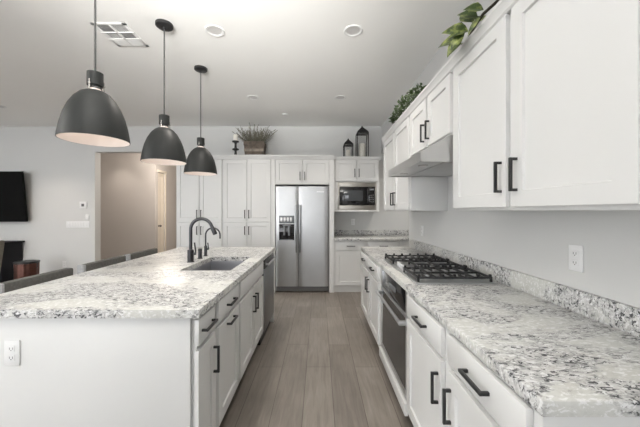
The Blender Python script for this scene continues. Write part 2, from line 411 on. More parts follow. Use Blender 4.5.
# ---------------------------------------------------------------- island
IX1, IX0, IY0, IY1 = -0.553, -1.755, 1.325, 3.645
IF = -0.56                                                   # outer plane of the island's fronts
SX0, SX1, SY0, SY1 = -1.072, -0.678, 2.20, 2.85             # sink opening
def slab_with_hole(x0, x1, y0, y1, z0, z1, hx0, hx1, hy0, hy1):
    b = MB(); V = {}
    for z in (z0, z1):
        for k, (ax0, ax1, ay0, ay1) in (('o', (x0, x1, y0, y1)), ('i', (hx0, hx1, hy0, hy1))):
            V[k, z] = [b.bm.verts.new(p) for p in ((ax0, ay0, z), (ax1, ay0, z), (ax1, ay1, z), (ax0, ay1, z))]
    outer = []
    for i in range(4):
        j = (i + 1) % 4
        for z in (z0, z1): b.bm.faces.new((V['o', z][i], V['o', z][j], V['i', z][j], V['i', z][i]))
        b.bm.faces.new((V['o', z0][i], V['o', z0][j], V['o', z1][j], V['o', z1][i]))
        b.bm.faces.new((V['i', z0][i], V['i', z0][j], V['i', z1][j], V['i', z1][i]))
    es = [e for e in b.bm.edges if all(v in V['o', z1] for v in e.verts) or (e.verts[0].co.xy == e.verts[1].co.xy and e.verts[0] in V['o', z0] + V['o', z1])]
    bmesh.ops.recalc_face_normals(b.bm, faces=b.bm.faces)
    bmesh.ops.bevel(b.bm, geom=es, offset=0.004, segments=2, profile=0.5, affect='EDGES')
    return b
tag(slab_with_hole(IX0, IX1, IY0, IY1, CT0, CT1, SX0, SX1, SY0, SY1).build('island_countertop', 'gran'),
    'large speckled grey and white granite countertop on the island, with sink cutout', 'countertop')
def base_body(t, facing_sign, xf, xb, y0, y1):
    """carcass with face frame at xf and a recessed toe kick"""
    x_in = xf - facing_sign * 0.075
    b = MB(); b.box(xf, xb, y0, y1, 0.115, CT0); b.build('body', 'cab', t)
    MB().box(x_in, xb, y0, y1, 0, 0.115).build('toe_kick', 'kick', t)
IBX = -0.581; IBB = -1.18
t = thing('base_cabinet', (-0.88, 1.46, 0), 'narrow white island cabinet with one drawer and one door at the near corner', 'cabinet', 'island base cabinets')
base_body(t, 1, IBX, IBB, 1.365, 1.58)
add_drawer(t, '+X', IF, 1.338, 1.545, 0.740, 0.862, (1.437, 0.80))
add_door(t, '+X', IF, 1.338, 1.555, 0.160, 0.715, (1.525, 0.583), rail=0.05)
t = thing('base_cabinet', (-0.88, 1.80, 0), 'white island cabinet whose drawer and tall pull-out front both have horizontal black handles', 'cabinet', 'island base cabinets')
base_body(t, 1, IBX, IBB, 1.58, 2.03)
add_drawer(t, '+X', IF, 1.607, 2.010, 0.740, 0.862, (1.81, 0.80))
d = add_door(t, '+X', IF, 1.607, 2.010, 0.160, 0.715); pull('+X', IF, 1.81, 0.684, False).build('handle', 'black', d)
t = thing('base_cabinet', (-0.88, 2.47, 0), 'wide white two-door cabinet under the island sink with a plain false front', 'cabinet', 'island base cabinets')
b = MB(); b.box(IBX, -0.60, 2.03, 2.91, 0.115, CT0); b.box(IBX, IBB, 2.03, 2.045, 0.115, CT0); b.box(IBX, IBB, 2.895, 2.91, 0.115, CT0); b.box(IBX, IBB, 2.03, 2.91, 0.115, 0.13); b.box(IBB, IBB+0.012, 2.03, 2.91, 0.115, CT0)
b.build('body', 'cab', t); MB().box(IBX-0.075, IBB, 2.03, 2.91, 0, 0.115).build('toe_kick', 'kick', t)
slab('+X', IF, 2.052, 2.895, 0.740, 0.862).build('false_front', 'cab', t)
add_door(t, '+X', IF, 2.052, 2.460, 0.160, 0.715, (2.43, 0.583)); add_door(t, '+X', IF, 2.488, 2.895, 0.160, 0.715, (2.518, 0.583))
# dishwasher
t = thing('dishwasher', (-0.88, 3.225, 0), 'dark stainless dishwasher built into the far end of the island', 'dishwasher')
MB().box(-0.58, IBB, 2.93, 3.52, 0.10, CT0-0.004).build('tub', 'dsteel', t)
MB().box(-0.556, -0.58, 2.925, 3.525, 0.125, 0.772, 0.003).build('door', 'dsteel', t)
MB().box(-0.556, -0.58, 2.925, 3.525, 0.776, 0.866, 0.003).build('control_panel', 'blackglass', t)
b = MB(); b.cyl((-0.522, 2.98, 0.815), 0.011, 0.49, 14, axis='Y'); b.box(-0.556, -0.515, 2.985, 3.005, 0.806, 0.824, 0.002); b.box(-0.556, -0.515, 3.445, 3.465, 0.806, 0.824, 0.002); b.build('handle', 'steel', t)
MB().box(-0.60, IBB, 2.93, 3.52, 0, 0.10).build('toe_kick', 'black', t)
tag(MB().box(IBB, -0.562, 3.54, 3.60, 0, CT0, 0.002).build('island_end_panel', 'cab'), 'white end panel of the island beyond the dishwasher', 'panel')
tag(MB().box(-0.604, -1.50, 1.343, 1.362, 0, CT0, 0.0015).build('island_front_panel', 'cab'), 'wide plain white panel closing the near end of the island, with an outlet on it', 'panel')
tag(MB().box(-1.485, -1.50, 1.364, 3.60, 0, CT0).build('island_back_panel', 'cab'), 'white back panel of the island facing the grey stools', 'panel')
outlet('-Y', 1.343, -1.432, 0.708, 'white duplex outlet on the white near end panel of the island')
# sink
t = thing('undermount_sink', ((SX0+SX1)/2, (SY0+SY1)/2, 0.67), 'rectangular stainless undermount sink set into the island granite', 'sink')
def basin(x0, x1, y0, y1, zt, zb, th=0.006, r=0.018):
    b = MB()
    def ring(ix, z, ins): return [b.bm.verts.new(p) for p in ((x0+ins, y0+ins, z), (x1-ins, y0+ins, z), (x1-ins, y1-ins, z), (x0+ins, y1-ins, z))]
    R = [ring(0, zb-th, 0.0), ring(0, zt, -0.004), ring(0, zt, 0.001), ring(0, zb+0.02, 0.010), ring(0, zb, 0.03)]
    for A, B in zip(R, R[1:]):
        for i in range(4): b.bm.faces.new((A[i], A[(i+1) % 4], B[(i+1) % 4], B[i]))
    b.bm.faces.new(R[0]); b.bm.faces.new(R[-1]); return b
basin(SX0-0.006, SX1+0.006, SY0-0.006, SY1+0.006, CT0-0.001, 0.665).build('basin', 'sink', t, smooth=False)
b = MB(); b.lathe(((SX0+SX1)/2, (SY0+SY1)/2, 0.665), [(0.045, 0), (0.045, 0.003), (0.03, 0.004), (0.028, 0.002)], 24); b.build('drain', 'chrome', t)
# faucets
FX, FY = -1.145, 2.56
t = thing('kitchen_faucet', (FX, FY, CT1), 'tall gooseneck gunmetal pull-down faucet beside the island sink', 'faucet')
MB().lathe((FX, FY, CT1), [(0.032, 0), (0.032, 0.004), (0.027, 0.008), (0.027, 0.108), (0.022, 0.112), (0.015, 0.114)], 24).build('base', 'gun', t)
R_, zc = 0.096, 1.205
path = [(FX, FY, CT1+0.11), (FX, FY, 1.08), (FX, FY, 1.15)] + [(FX+R_-R_*math.cos(a), FY, zc+R_*math.sin(a)) for a in [math.radians(d) for d in range(0, 166, 8)]]
MB().tube(path, 0.0145, 14).build('neck', 'gun', t)
e = Vector(path[-1]); dv = (Vector(path[-1]) - Vector(path[-2])).normalized()
MB().tube([e, e+dv*0.012, e+dv*0.02, e+dv*0.075, e+dv*0.085], 0.018, 16, radii=[0.0145, 0.0145, 0.018, 0.020, 0.017]).build('spray_head', 'gun', t)
b = MB(); b.cyl((FX+0.022, FY, CT1+0.075), 0.012, 0.024, 14, axis='X'); b.tube([(FX+0.042, FY, CT1+0.075), (FX+0.044, FY, CT1+0.10), (FX+0.034, FY, CT1+0.175)], 0.007, 10); b.build('lever', 'gun', t)
FX2, FY2 = -1.15, 2.91
t = thing('filter_faucet', (FX2, FY2, CT1), 'slim secondary gunmetal faucet behind the tall one at the island sink', 'faucet')
MB().lathe((FX2, FY2, CT1), [(0.022, 0), (0.022, 0.004), (0.015, 0.008), (0.015, 0.10), (0.009, 0.106)], 20).build('base', 'gun', t)
R2 = 0.073
path = [(FX2, FY2, CT1+0.10), (FX2, FY2, 1.08)] + [(FX2+R2-R2*math.cos(a), FY2, 1.125+R2*math.sin(a)) for a in [math.radians(d) for d in range(0, 181, 10)]] + [(FX2+2*R2, FY2, 1.09)]
MB().tube(path, 0.008, 12).build('neck', 'gun', t)
b = MB(); b.tube([(FX2, FY2, CT1+0.07), (FX2+0.03, FY2, CT1+0.072)], 0.009, 10); b.tube([(FX2+0.03, FY2, CT1+0.066), (FX2+0.022, FY2, CT1+0.135)], 0.006, 8); b.build('lever', 'gun', t)
t = thing('soap_dispenser', (-1.14, 2.75, CT1), 'short dark cylinder cap between the two island faucets', 'dispenser')
MB().lathe((-1.14, 2.75, CT1), [(0.024, 0), (0.024, 0.006), (0.018, 0.010), (0.018, 0.070), (0.016, 0.076)], 20).build('body', 'gun', t)
MB().lathe((-1.14, 2.75, CT1+0.076), [(0.0185, 0), (0.0185, 0.014), (0.015, 0.018)], 20).build('cap', 'black', t)

# ---------------------------------------------------------------- right-hand base run
RX, RF, RB = 0.536, 0.530, 0.551
tag(MB().box(RX, XW-0.001, 0.688, 3.66, CT0, CT1, 0.004).build('wall_countertop', 'gran'), 'long speckled granite countertop along the wall carrying the gas cooktop', 'countertop')
tag(MB().box(XW-0.021, XW-0.0005, 0.688, 3.66, CT1, 1.016, 0.002).build('backsplash_strip', 'gran'), 'low speckled granite backsplash strip along the wall behind the cooktop', 'backsplash')
def rbase(y0, y1, label, drawer, door, hd, hv):
    t = thing('base_cabinet', (0.86, (y0+y1)/2, 0), label, 'cabinet', 'wall side base cabinets')
    base_body(t, -1, RB, XW-0.004, y0, y1)
    add_drawer(t, '-X', RF, *drawer, 0.740, 0.862, hd); add_door(t, '-X', RF, *door, 0.165, 0.715, hv)
rbase(0.722, 1.215, 'white base cabinet nearest the camera under the cooktop counter', (0.735, 1.183), (0.735, 1.183), (0.960, 0.80), (1.155, 0.583))
rbase(1.215, 1.757, 'white cabinet between the wall oven and the cabinet at the near counter end', (1.248, 1.737), (1.248, 1.737), (1.480, 0.80), (1.278, 0.583))
rbase(2.553, 3.075, 'white cabinet next to the oven on its far side, under the counter', (2.590, 3.055), (2.590, 3.055), (2.82, 0.80), (3.022, 0.583))
rbase(3.075, 3.650, 'white cabinet at the far end of the cooktop run, second beyond the oven', (3.095, 3.635), (3.095, 3.635), (3.36, 0.80), (3.128, 0.583))
tag(MB().box(0.548, XW-0.004, 0.702, 0.720, 0, CT0, 0.0015).build('counter_end_panel', 'cab'), 'white end panel under the near end of the cooktop counter', 'panel')
t = thing('oven_cabinet', (0.86, 2.155, 0), 'white cabinet frame housing the built-in oven under the cooktop', 'cabinet')
b = MB(); b.box(RB, XW-0.004, 1.757, 1.783, 0.115, CT0); b.box(RB, XW-0.004, 2.527, 2.553, 0.115, CT0); b.box(RB, XW-0.004, 1.783, 2.527, 0.115, 0.175); b.box(RB, XW-0.004, 1.783, 2.527, 0.868, CT0)
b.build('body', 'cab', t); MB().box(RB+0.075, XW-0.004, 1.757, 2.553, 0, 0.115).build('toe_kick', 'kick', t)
slab('-X', RF, 1.775, 2.535, 0.100, 0.176).build('bottom_rail', 'cab', t)
t = thing('wall_oven', (0.80, 2.155, 0.18), 'black and stainless oven built in under the gas cooktop', 'oven')
MB().box(0.575, 1.10, 1.787, 2.523, 0.178, 0.866).build('housing', 'dsteel', t)
b = MB(); b.box(0.548, 0.575, 1.785, 1.822, 0.178, 0.712, 0.002); b.box(0.548, 0.575, 2.488, 2.525, 0.178, 0.712, 0.002); b.box(0.548, 0.575, 1.822, 2.488, 0.178, 0.225, 0.002); b.box(0.548, 0.575, 1.822, 2.488, 0.690, 0.712, 0.002)
dd = b.build('door', 'steel', t)
MB().box(0.551, 0.573, 1.822, 2.488, 0.225, 0.690).build('window', 'ovenglass', dd)
b = MB(); b.tube([(0.508, 1.80, 0.664), (0.508, 2.51, 0.664)], 0.012, 14); b.box(0.550, 0.500, 1.797, 1.822, 0.650, 0.678, 0.003); b.box(0.550, 0.500, 2.488, 2.513, 0.650, 0.678, 0.003); b.build('handle', 'steel', dd)
cp_ = MB().box(0.550, 0.575, 1.822, 2.488, 0.720, 0.866, 0.002).build('control_panel', 'blackglass', t)
for y in (1.785, 2.489): MB().box(0.548, 0.575, y, y+0.036, 0.720, 0.866, 0.002).build('side_trim', 'steel', t)
MB().box(0.5492, 0.5502, 2.06, 2.25, 0.775, 0.815).build('display', 'display', cp_)

# gas cooktop
CX0, CX1, CY0, CY1 = 0.600, 1.112, 1.780, 2.715
t = thing('gas_cooktop', (0.85, 2.26, CT1), 'stainless gas cooktop with black cast iron grates set in the wall counter', 'cooktop')
MB().box(CX0, CX1, CY0, CY1, CT1, CT1+0.009, 0.004).build('tray', 'steel', t)
MB().box(CX0+0.012, CX1-0.012, CY0+0.012, CY1-0.012, CT1+0.009, CT1+0.0105).build('spill_plate', 'steel', t)
burn = [(0.735, 1.955), (0.975, 1.955), (0.90, 2.26), (0.735, 2.56), (0.975, 2.56)]
for i, (x, y) in enumerate(burn):
    r = 0.052 if i == 2 else 0.040
    bo = MB().lathe((x, y, CT1+0.0105), [(r+0.012, 0), (r+0.008, 0.010), (r, 0.012), (r, 0.018)], 24).build('burner', 'alu', t)
    MB().lathe((x, y, CT1+0.0285), [(r-0.006, 0), (r-0.004, 0.006), (r-0.012, 0.010), (0.004, 0.011)], 24).build('burner_cap', 'iron', bo)
for gy0, gy1 in ((1.798, 2.108), (2.114, 2.400), (2.406, 2.698)):
    g = MB(); z0, z1, s = CT1+0.030, CT1+0.044, 0.0065
    mid = gy0 > 2.11 and gy1 < 2.41
    gx0, gx1 = (0.745 if mid else 0.618), 1.088
    for y in (gy0+s, gy1-s): g.box(gx0, gx1, y-s, y+s, z0, z1, 0.002)
    for x in (gx0+s, gx1-s): g.box(x-s, x+s, gy0, gy1, z0, z1, 0.002)
    ym = (gy0+gy1)/2
    for x in ([0.90] if mid else [0.735, 0.855, 0.975]): g.box(x-s*0.8, x+s*0.8, gy0, gy1, z0, z1, 0.002)
    g.box(gx0, gx1, ym-s*0.8, ym+s*0.8, z0, z1, 0.002)
    if not mid:
        for x in (0.675, 0.795, 0.915, 1.035): g.box(x-s*0.7, x+s*0.7, gy0, gy0+0.09, z0, z1, 0.002); g.box(x-s*0.7, x+s*0.7, gy1-0.09, gy1, z0, z1, 0.002)
    n = 7
    for i in range(n):                                                     # raised finger tips on the outer bars
        x = gx0 + 0.012 + (gx1-gx0-0.024) * i / (n-1)
        for y in (gy0+s, gy1-s): g.box(x-0.008, x+0.008, y-s, y+s, z1-0.001, z1+0.014, 0.002)
    for x in (gx0+s, gx1-s):
        for y in (gy0+s, gy1-s): g.box(x-s, x+s, y-s, y+s, CT1+0.010, z0, 0.001)
    g.build('grate', 'iron', t)
for (x, y) in ((0.655, 2.155), (0.655, 2.205), (0.655, 2.26), (0.655, 2.315), (0.655, 2.365)):
    MB().lathe((x, y, CT1+0.0105), [(0.021, 0), (0.021, 0.004), (0.017, 0.006), (0.016, 0.026), (0.013, 0.029)], 20).build('knob', 'alu', t)

# ---------------------------------------------------------------- right-hand wall cabinets
UF, UB = 0.820, 0.841
def upper(y0, y1, z0, label):
    t = thing('wall_cabinet', (1.0, (y0+y1)/2, z0), label, 'cabinet', 'wall cabinets along the cooktop wall')
    MB().box(UB, XW-0.001, y0, y1, z0, 2.298, 0.001).build('body', 'cab', t)
    return t
t = upper(0.735, 1.775, 1.373, 'large white two-door wall cabinet nearest the camera, above the granite counter')
add_door(t, '-X', UF, 0.738, 1.226, 1.388, 2.236, (1.190, 1.522), rail=0.066); add_door(t, '-X', UF, 1.262, 1.757, 1.388, 2.236, (1.292, 1.522), rail=0.066)
t = upper(1.777, 2.608, 1.845, 'short white two-door wall cabinet directly above the range hood')
add_door(t, '-X', UF, 1.800, 2.172, 1.862, 2.236, (2.140, 1.975)); add_door(t, '-X', UF, 2.208, 2.588, 1.862, 2.236, (2.240, 1.975))
t = upper(2.61, 3.655, 1.373, 'white two-door wall cabinet beyond the range hood at the far end of the run')
add_door(t, '-X', UF, 2.635, 3.118, 1.388, 2.236, (3.085, 1.50)); add_door(t, '-X', UF, 3.150, 3.640, 1.388, 2.236, (3.183, 1.50))
crown = [(UB-0.0005, 2.238), (UF+0.001, 2.238), (UF-0.006, 2.246), (UF-0.006, 2.256), (0.800, 2.280), (0.797, 2.284), (0.797, 2.300), (UB-0.0005, 2.300)]
tag(MB().prism(crown, 'Y', 0.735, 3.665).build('crown_molding', 'cab'), 'white crown molding running along the top of the cooktop wall cabinets', 'molding')
# range hood
HX, HY0, HY1 = 0.630, 1.782, 2.603
t = thing('range_hood', (0.9, 2.19, 1.68), 'grey stainless under-cabinet range hood over the gas cooktop', 'range hood')
b = MB(); b.prism([(HX, 1.684), (XW-0.002, 1.684), (XW-0.002, 1.843), (UB-0.02, 1.843), (HX, 1.738)], 'Y', HY0, HY1)
b.build('canopy', 'hood', t)
b = MB(); b.box(HX, HX+0.012, HY0, HY1, 1.676, 1.684); b.box(XW-0.02, XW-0.002, HY0, HY1, 1.676, 1.684); b.box(HX, XW-0.002, HY0, HY0+0.012, 1.676, 1.684); b.box(HX, XW-0.002, HY1-0.012, HY1, 1.676, 1.684); b.build('rim', 'hood', t)
MB().box(0.80, 1.12, HY0+0.06, HY1-0.06, 1.679, 1.684, 0.001).build('filter', 'hood', t)
for y in (1.97, 2.42):
    l = MB().lathe((0.715, y, 1.684), [(0.034, 0), (0.034, -0.004), (0.027, -0.005)], 24).build('hood_light', 'chrome', t)
    MB().lathe((0.715, y, 1.6785), [(0.025, 0), (0.020, -0.003)], 20).build('lens', 'cansoft', l)

# ---------------------------------------------------------------- back wall: pantries, fridge, microwave
YF, YBF = 4.820, 4.841
for x0, x1, lab in ((-2.405, -1.622, 'tall white four-door pantry cabinet beside the hallway opening'), (-1.620, -0.800, 'tall white four-door pantry cabinet beside the refrigerator')):
    t = thing('pantry_cabinet', ((x0+x1)/2, 5.1, 0), lab, 'cabinet', 'tall pantry cabinets')
    MB().box(x0, x1, YBF, YB-0.001, 0.10, 2.312).build('body', 'cab', t)
    MB().box(x0, x1, YBF+0.012, YB-0.001, 0, 0.10).build('toe_kick', 'cab', t)
    xm = (x0+x1)/2
    for a0, a1, s in ((x0+0.012, xm-0.004, 1), (xm+0.004, x1-0.012, -1)):
        hx = xm - s*0.034
        add_door(t, '-Y', YF, a0, a1, 0.12, 1.178, (hx, 1.043)); add_door(t, '-Y', YF, a0, a1, 1.192, 2.236, (hx, 1.317))
t = thing('fridge_cabinet', (-0.27, 5.1, 0), 'white panelled surround with two doors enclosing the refrigerator', 'cabinet')
MB().box(-0.798, -0.738, YF, YB-0.001, 0, 2.237).build('side_panel', 'cab', t); MB().box(0.172, 0.253, YF, YB-0.001, 0, 2.237).build('side_panel', 'cab', t)
MB().box(-0.738, 0.172, YBF, YB-0.001, 1.815, 2.2375).box(-0.798, 0.253, YBF, YB-0.001, 2.2375, 2.312).build('body', 'cab', t)
add_door(t, '-Y', YF, -0.730, -0.284, 1.824, 2.236, (-0.318, 1.957)); add_door(t, '-Y', YF, -0.276, 0.164, 1.824, 2.236, (-0.242, 1.957))
cr = [(YBF-0.0005, 2.238), (YF+0.001, 2.238), (YF-0.006, 2.248), (YF-0.006, 2.262), (4.800, 2.286), (4.797, 2.290), (4.797, 2.312), (YBF-0.0005, 2.312)]
tag(MB().prism(cr, 'X', -2.42, 0.258).build('crown_molding', 'cab'), 'white crown molding along the top of the pantries and refrigerator surround', 'molding')
# fridge
FXL, FXR, FYF = -0.724, 0.160, 4.805
t = thing('refrigerator', (-0.28, 5.1, 0), 'stainless side-by-side refrigerator with an ice and water dispenser', 'refrigerator')
MB().box(FXL+0.01, FXR-0.01, 4.875, 5.36, 0.02, 1.785).build('cabinet_shell', 'slot', t)
MB().box(FXL, FXR, 4.835, 4.875, 0.018, 0.098, 0.003).build('base_grille', 'slot', t)
def fdoor(x0, x1):
    b = MB(); n = 12; pr = []
    for i in range(n+1):
        u = i/n; e = min(u, 1-u); pr.append((x0+(x1-x0)*u, FYF + 0.010*max(0, 1-e/0.06)**2 + 0.004*(2*u-1)**2))
    b.prism([(x1, 4.870), (x0, 4.870)] + pr, 'Z', 0.105, 1.782); return b
dl = fdoor(FXL, -0.352).build('freezer_door', 'steel', t); drr = fdoor(-0.342, FXR).build('fridge_door', 'steel', t)
for par, x in ((dl, -0.378), (drr, -0.316)):
    b = MB(); b.box(x-0.012, x+0.012, FYF-0.055, FYF-0.035, 0.68, 1.475, 0.006)
    for z in (0.71, 1.44): b.box(x-0.009, x+0.009, FYF-0.036, FYF+0.01, z-0.012, z+0.012, 0.002)
    b.build('handle', 'dsteel', par)
b = MB(); b.box(-0.668, -0.415, FYF-0.004, FYF+0.004, 1.162, 1.292, 0.002); dc = b.build('dispenser_controls', 'display', dl)
b = MB()
for i in range(4): b.box(-0.645+i*0.053, -0.612+i*0.053, FYF-0.006, FYF-0.004, 1.195, 1.262, 0.001)
b.build('buttons', 'alu', dc)
b = MB(); b.box(-0.668, -0.415, FYF-0.004, FYF+0.004, 0.882, 1.150, 0.002); dc = b.build('dispenser_recess', 'blackglass', dl)
b = MB(); b.box(-0.60, -0.565, FYF-0.010, FYF-0.004, 0.96, 1.12, 0.002); b.box(-0.52, -0.485, FYF-0.010, FYF-0.004, 0.96, 1.12, 0.002); b.box(-0.61, -0.475, FYF-0.014, FYF-0.004, 1.118, 1.142, 0.002); b.build('paddles', 'display', dc)
MB().box(-0.65, -0.433, FYF-0.012, FYF-0.004, 0.884, 0.897, 0.002).build('drip_tray', 'display', dc)
# small pale badge in the upper corner of the right door
MB().box(-0.040, 0.085, FYF-0.002, FYF+0.0035, 1.680, 1.703, 0.001).build('badge', 'logo', drr)

# microwave cabinet
MX0, MX1, MF, MBF = 0.2585, 1.032, 4.900, 4.921
t = thing('microwave_cabinet', (0.645, 5.1, 1.36), 'white wall cabinet with two doors over a built-in microwave niche', 'cabinet')
b = MB(); b.box(MX0, MX1, MBF, YB-0.001, 1.862, 2.300); b.box(MX0, MX0+0.06, MBF, YB-0.001, 1.385, 1.862); b.box(MX1-0.045, MX1, MBF, YB-0.001, 1.385, 1.862); b.box(MX0+0.06, MX1-0.045, 5.35, YB-0.001, 1.385, 1.862)
b.build('body', 'cab', t); MB().box(MX0, MX1, MF, YB-0.001, 1.358, 1.386, 0.002).build('bottom_shelf', 'cab', t)
add_door(t, '-Y', MF, MX0+0.022, 0.641, 1.882, 2.240, (0.609, 2.018)); add_door(t, '-Y', MF, 0.649, MX1-0.012, 1.882, 2.240, (0.681, 2.018))
cr2 = [(MBF-0.0005, 2.242), (MF+0.001, 2.242), (MF-0.006, 2.250), (MF-0.006, 2.260), (4.884, 2.278), (4.882, 2.282), (4.882, 2.300), (MBF-0.0005, 2.300)]
tag(MB().prism(cr2, 'X', MX0, 1.05).build('crown_molding', 'cab'), 'short white crown molding atop the microwave cabinet, under two lanterns', 'molding')
t = thing('microwave', (0.65, 5.1, 1.386), 'black built-in microwave with a steel trim frame', 'microwave')
x0, x1, z0, z1 = MX0+0.062, MX1-0.047, 1.388, 1.860
b = MB(); b.box(x0, 0.352, 4.925, 4.945, z0, z1, 0.001); b.box(0.962, x1, 4.925, 4.945, z0, z1, 0.001); b.box(0.352, 0.962, 4.925, 4.945, z0, 1.468, 0.001); b.box(0.352, 0.962, 4.925, 4.945, 1.786, z1, 0.001)
b.build('trim_frame', 'mwtrim', t)
MB().box(0.355, 0.958, 4.94, 5.33, 1.470, 1.784).build('housing', 'slot', t)
dm = MB().box(0.354, 0.845, 4.915, 4.94, 1.470, 1.784, 0.003).build('door', 'blackglass', t)
MB().box(0.42, 0.755, 4.913, 4.916, 1.545, 1.725, 0.001).build('window', 'meshwin', dm)
b = MB(); b.box(0.818, 0.834, 4.885, 4.899, 1.50, 1.755, 0.004); b.box(0.820, 0.832, 4.898, 4.916, 1.515, 1.53); b.box(0.820, 0.832, 4.898, 4.916, 1.725, 1.74); b.build('handle', 'black', dm)
cp_ = MB().box(0.849, 0.960, 4.917, 4.94, 1.470, 1.784, 0.003).build('control_panel', 'blackglass', t)
b = MB()
for r in range(4):
    for c in range(3): b.box(0.866+c*0.028, 0.884+c*0.028, 4.9155, 4.917, 1.52+r*0.036, 1.54+r*0.036)
b.build('keypad', 'slot', cp_)
MB().box(0.868, 0.942, 4.9155, 4.917, 1.722, 1.752).build('display', 'display', cp_)

# back base cabinets and counter
for i, (x0, x1, lab) in enumerate(((0.256, 0.805, 'white base cabinet on the back wall right beside the refrigerator'), (0.806, 1.350, 'white back wall base cabinet mostly hidden by the cooktop run'), (1.351, 1.990, 'white back wall base cabinet running out of view behind the kitchen wall'))):
    t = thing('base_cabinet', ((x0+x1)/2, 5.1, 0), lab, 'cabinet', 'back wall base cabinets')
    MB().box(x0, x1, YBF, YB-0.001, 0.10, CT0).build('body', 'cab', t); MB().box(x0, x1, YBF+0.012, YB-0.001, 0, 0.10).build('toe_kick', 'cab', t)
    a0, a1 = x0+0.025, x1-0.014
    add_drawer(t, '-Y', YF, a0, a1, 0.715, 0.855, ((a0+a1)/2, 0.782)); add_door(t, '-Y', YF, a0, a1, 0.12, 0.695, (a1-0.032, 0.59))
tag(MB().box(0.2555, 1.995, 4.790, YB-0.001, CT0, CT1, 0.003).build('back_countertop', 'gran'), 'speckled granite countertop on the back wall under the microwave', 'countertop')
tag(MB().box(0.2555, 1.995, YB-0.021, YB-0.001, CT1, 1.016, 0.002).build('backsplash_strip', 'gran'), 'low speckled granite backsplash strip on the back wall under the microwave', 'backsplash')
outlet('-Y', YB, 0.635, 1.165, 'white outlet on the back wall under the microwave')
outlet('-X', XW, 1.305, 1.156, 'white outlet on the cooktop wall below the nearest wall cabinet')
outlet('-X', XW, 3.25, 1.145, 'white outlet on the cooktop wall beyond the range hood')
outlet('-Y', YB, -4.77, 0.375, 'white outlet low on the wall beside the copper bucket')

# ---------------------------------------------------------------- pendants, can lights, vent
def make_pendant(x, y, zr, label):
    t = thing('pendant_lamp', (x, y, ZC), label, 'pendant lamp', 'pendants over the island')
    MB().lathe((x, y, ZC), [(0.068, 0), (0.068, -0.022), (0.060, -0.028), (0.012, -0.030), (0.012, -0.045)], 32).build('canopy', 'black', t)
    MB().tube([(x, y, ZC-0.04), (x, y, zr+0.39)], 0.0055, 8).build('stem', 'cordm', t)
    MB().lathe((x, y, zr+0.395), [(0.012, 0.004), (0.040, 0), (0.040, -0.076), (0.032, -0.078), (0.032, -0.095)], 28).build('socket_cap', 'shade', t)
    MB().lathe((x, y, zr+0.308), [(0.036, 0), (0.040, -0.024)], 28, cap=False).build('glass_collar', 'neck', t)
    for k in range(3):
        b = MB(); a = 2*PI*k/3+0.5; b.tube([(x+0.042*math.cos(a), y+0.042*math.sin(a), zr+0.345), (x+0.042*math.cos(a), y+0.042*math.sin(a), zr+0.268)], 0.003, 8); b.lathe((x+0.042*math.cos(a), y+0.042*math.sin(a), zr+0.322), [(0.006, -0.004), (0.006, 0.004)], 10); b.build('pin', 'chrome', t)
    prof = [(0.040, 0.288), (0.052, 0.284), (0.074, 0.270), (0.101, 0.239), (0.127, 0.193), (0.147, 0.140), (0.161, 0.083), (0.170, 0.030), (0.1735, 0.0)]
    sh = MB().lathe((x, y, zr), prof + [(r-0.003, h) for r, h in prof[::-1]][:1], 48, cap=False).build('shade', 'shade', t)
    MB().lathe((x, y, zr), [(max(r-0.0035, 0.03), h-0.002 if h else 0) for r, h in prof], 48, cap=False).build('lining', 'shadein', sh)
    MB().lathe((x, y, zr+0.205), [(0.004, -0.055), (0.022, -0.045), (0.030, -0.022), (0.026, 0.005), (0.022, 0.030), (0.026, 0.05), (0.028, 0.098)], 20).build('bulb', 'lampwarm', t)
    return t
P0 = [(1.68, 'pendant lamp nearest the camera, largest of three charcoal domes over the island'), (2.43, 'middle charcoal dome pendant lamp of the three over the island'), (3.18, 'charcoal dome pendant lamp farthest along the island, in front of the pantry')]
pd = make_pendant(-1.31, P0[0][0], 1.782, P0[0][1])
for y, lab in P0[1:]: dup(pd, (-1.31, y, ZC), lab)
for y, _ in P0: point('pendant_bulb_light', (-1.31, y, 1.785+0.12), 0.35, (1.0, 0.84, 0.72), 0.03)

def make_can(x, y, label):
    t = thing('recessed_light', (x, y, ZC), label, 'ceiling light', 'recessed ceiling lights')
    MB().lathe((x, y, ZC), [(0.082, 0), (0.082, -0.004), (0.076, -0.007), (0.060, -0.004), (0.057, 0.0)], 36, cap=False).build('trim_ring', 'trim', t)
    MB().lathe((x, y, ZC-0.0015), [(0.058, 0), (0.001, 0)], 32, cap=False).build('lens', 'cansoft', t)
    return t
cans = [(-0.914, 2.52, 'recessed ceiling light just right of the middle pendant canopy'), (0.300, 2.52, 'recessed ceiling light nearest above the cooktop side of the aisle'), (-0.92, 4.00, 'recessed ceiling light in front of the planter on the pantry'), (0.300, 4.00, 'recessed ceiling light in front of the two lanterns'), (-4.83, 4.33, 'recessed ceiling light above the black television')]
c0 = make_can(*cans[0])
for x, y, lab in cans[1:]: dup(c0, (x, y, ZC), lab)
for x, y, lab in cans: spot('can_beam', (x, y, ZC-0.02), 44 if x > -4 else 48, (1.0, 0.93, 0.85) if x > -4 else (1.0, 0.84, 0.70), 124 if x > -4 else 108, 0.9 if x > -4 else 0.6, 0.05)
point('hallway_lamp', (-3.6, 6.75, 2.6), 48, (1.0, 0.89, 0.80), 0.12)
spot('hallway_passage_lamp', (-3.3, 7.4, 2.75), 55, (1.0, 0.88, 0.76), 120, 0.9, 0.08)  # unseen fill added to brighten the passage door and wall
spot('hallway_beam', (-5.15, 7.1, 2.85), 18, (1.0, 0.88, 0.78), 100, 0.9, 0.08)
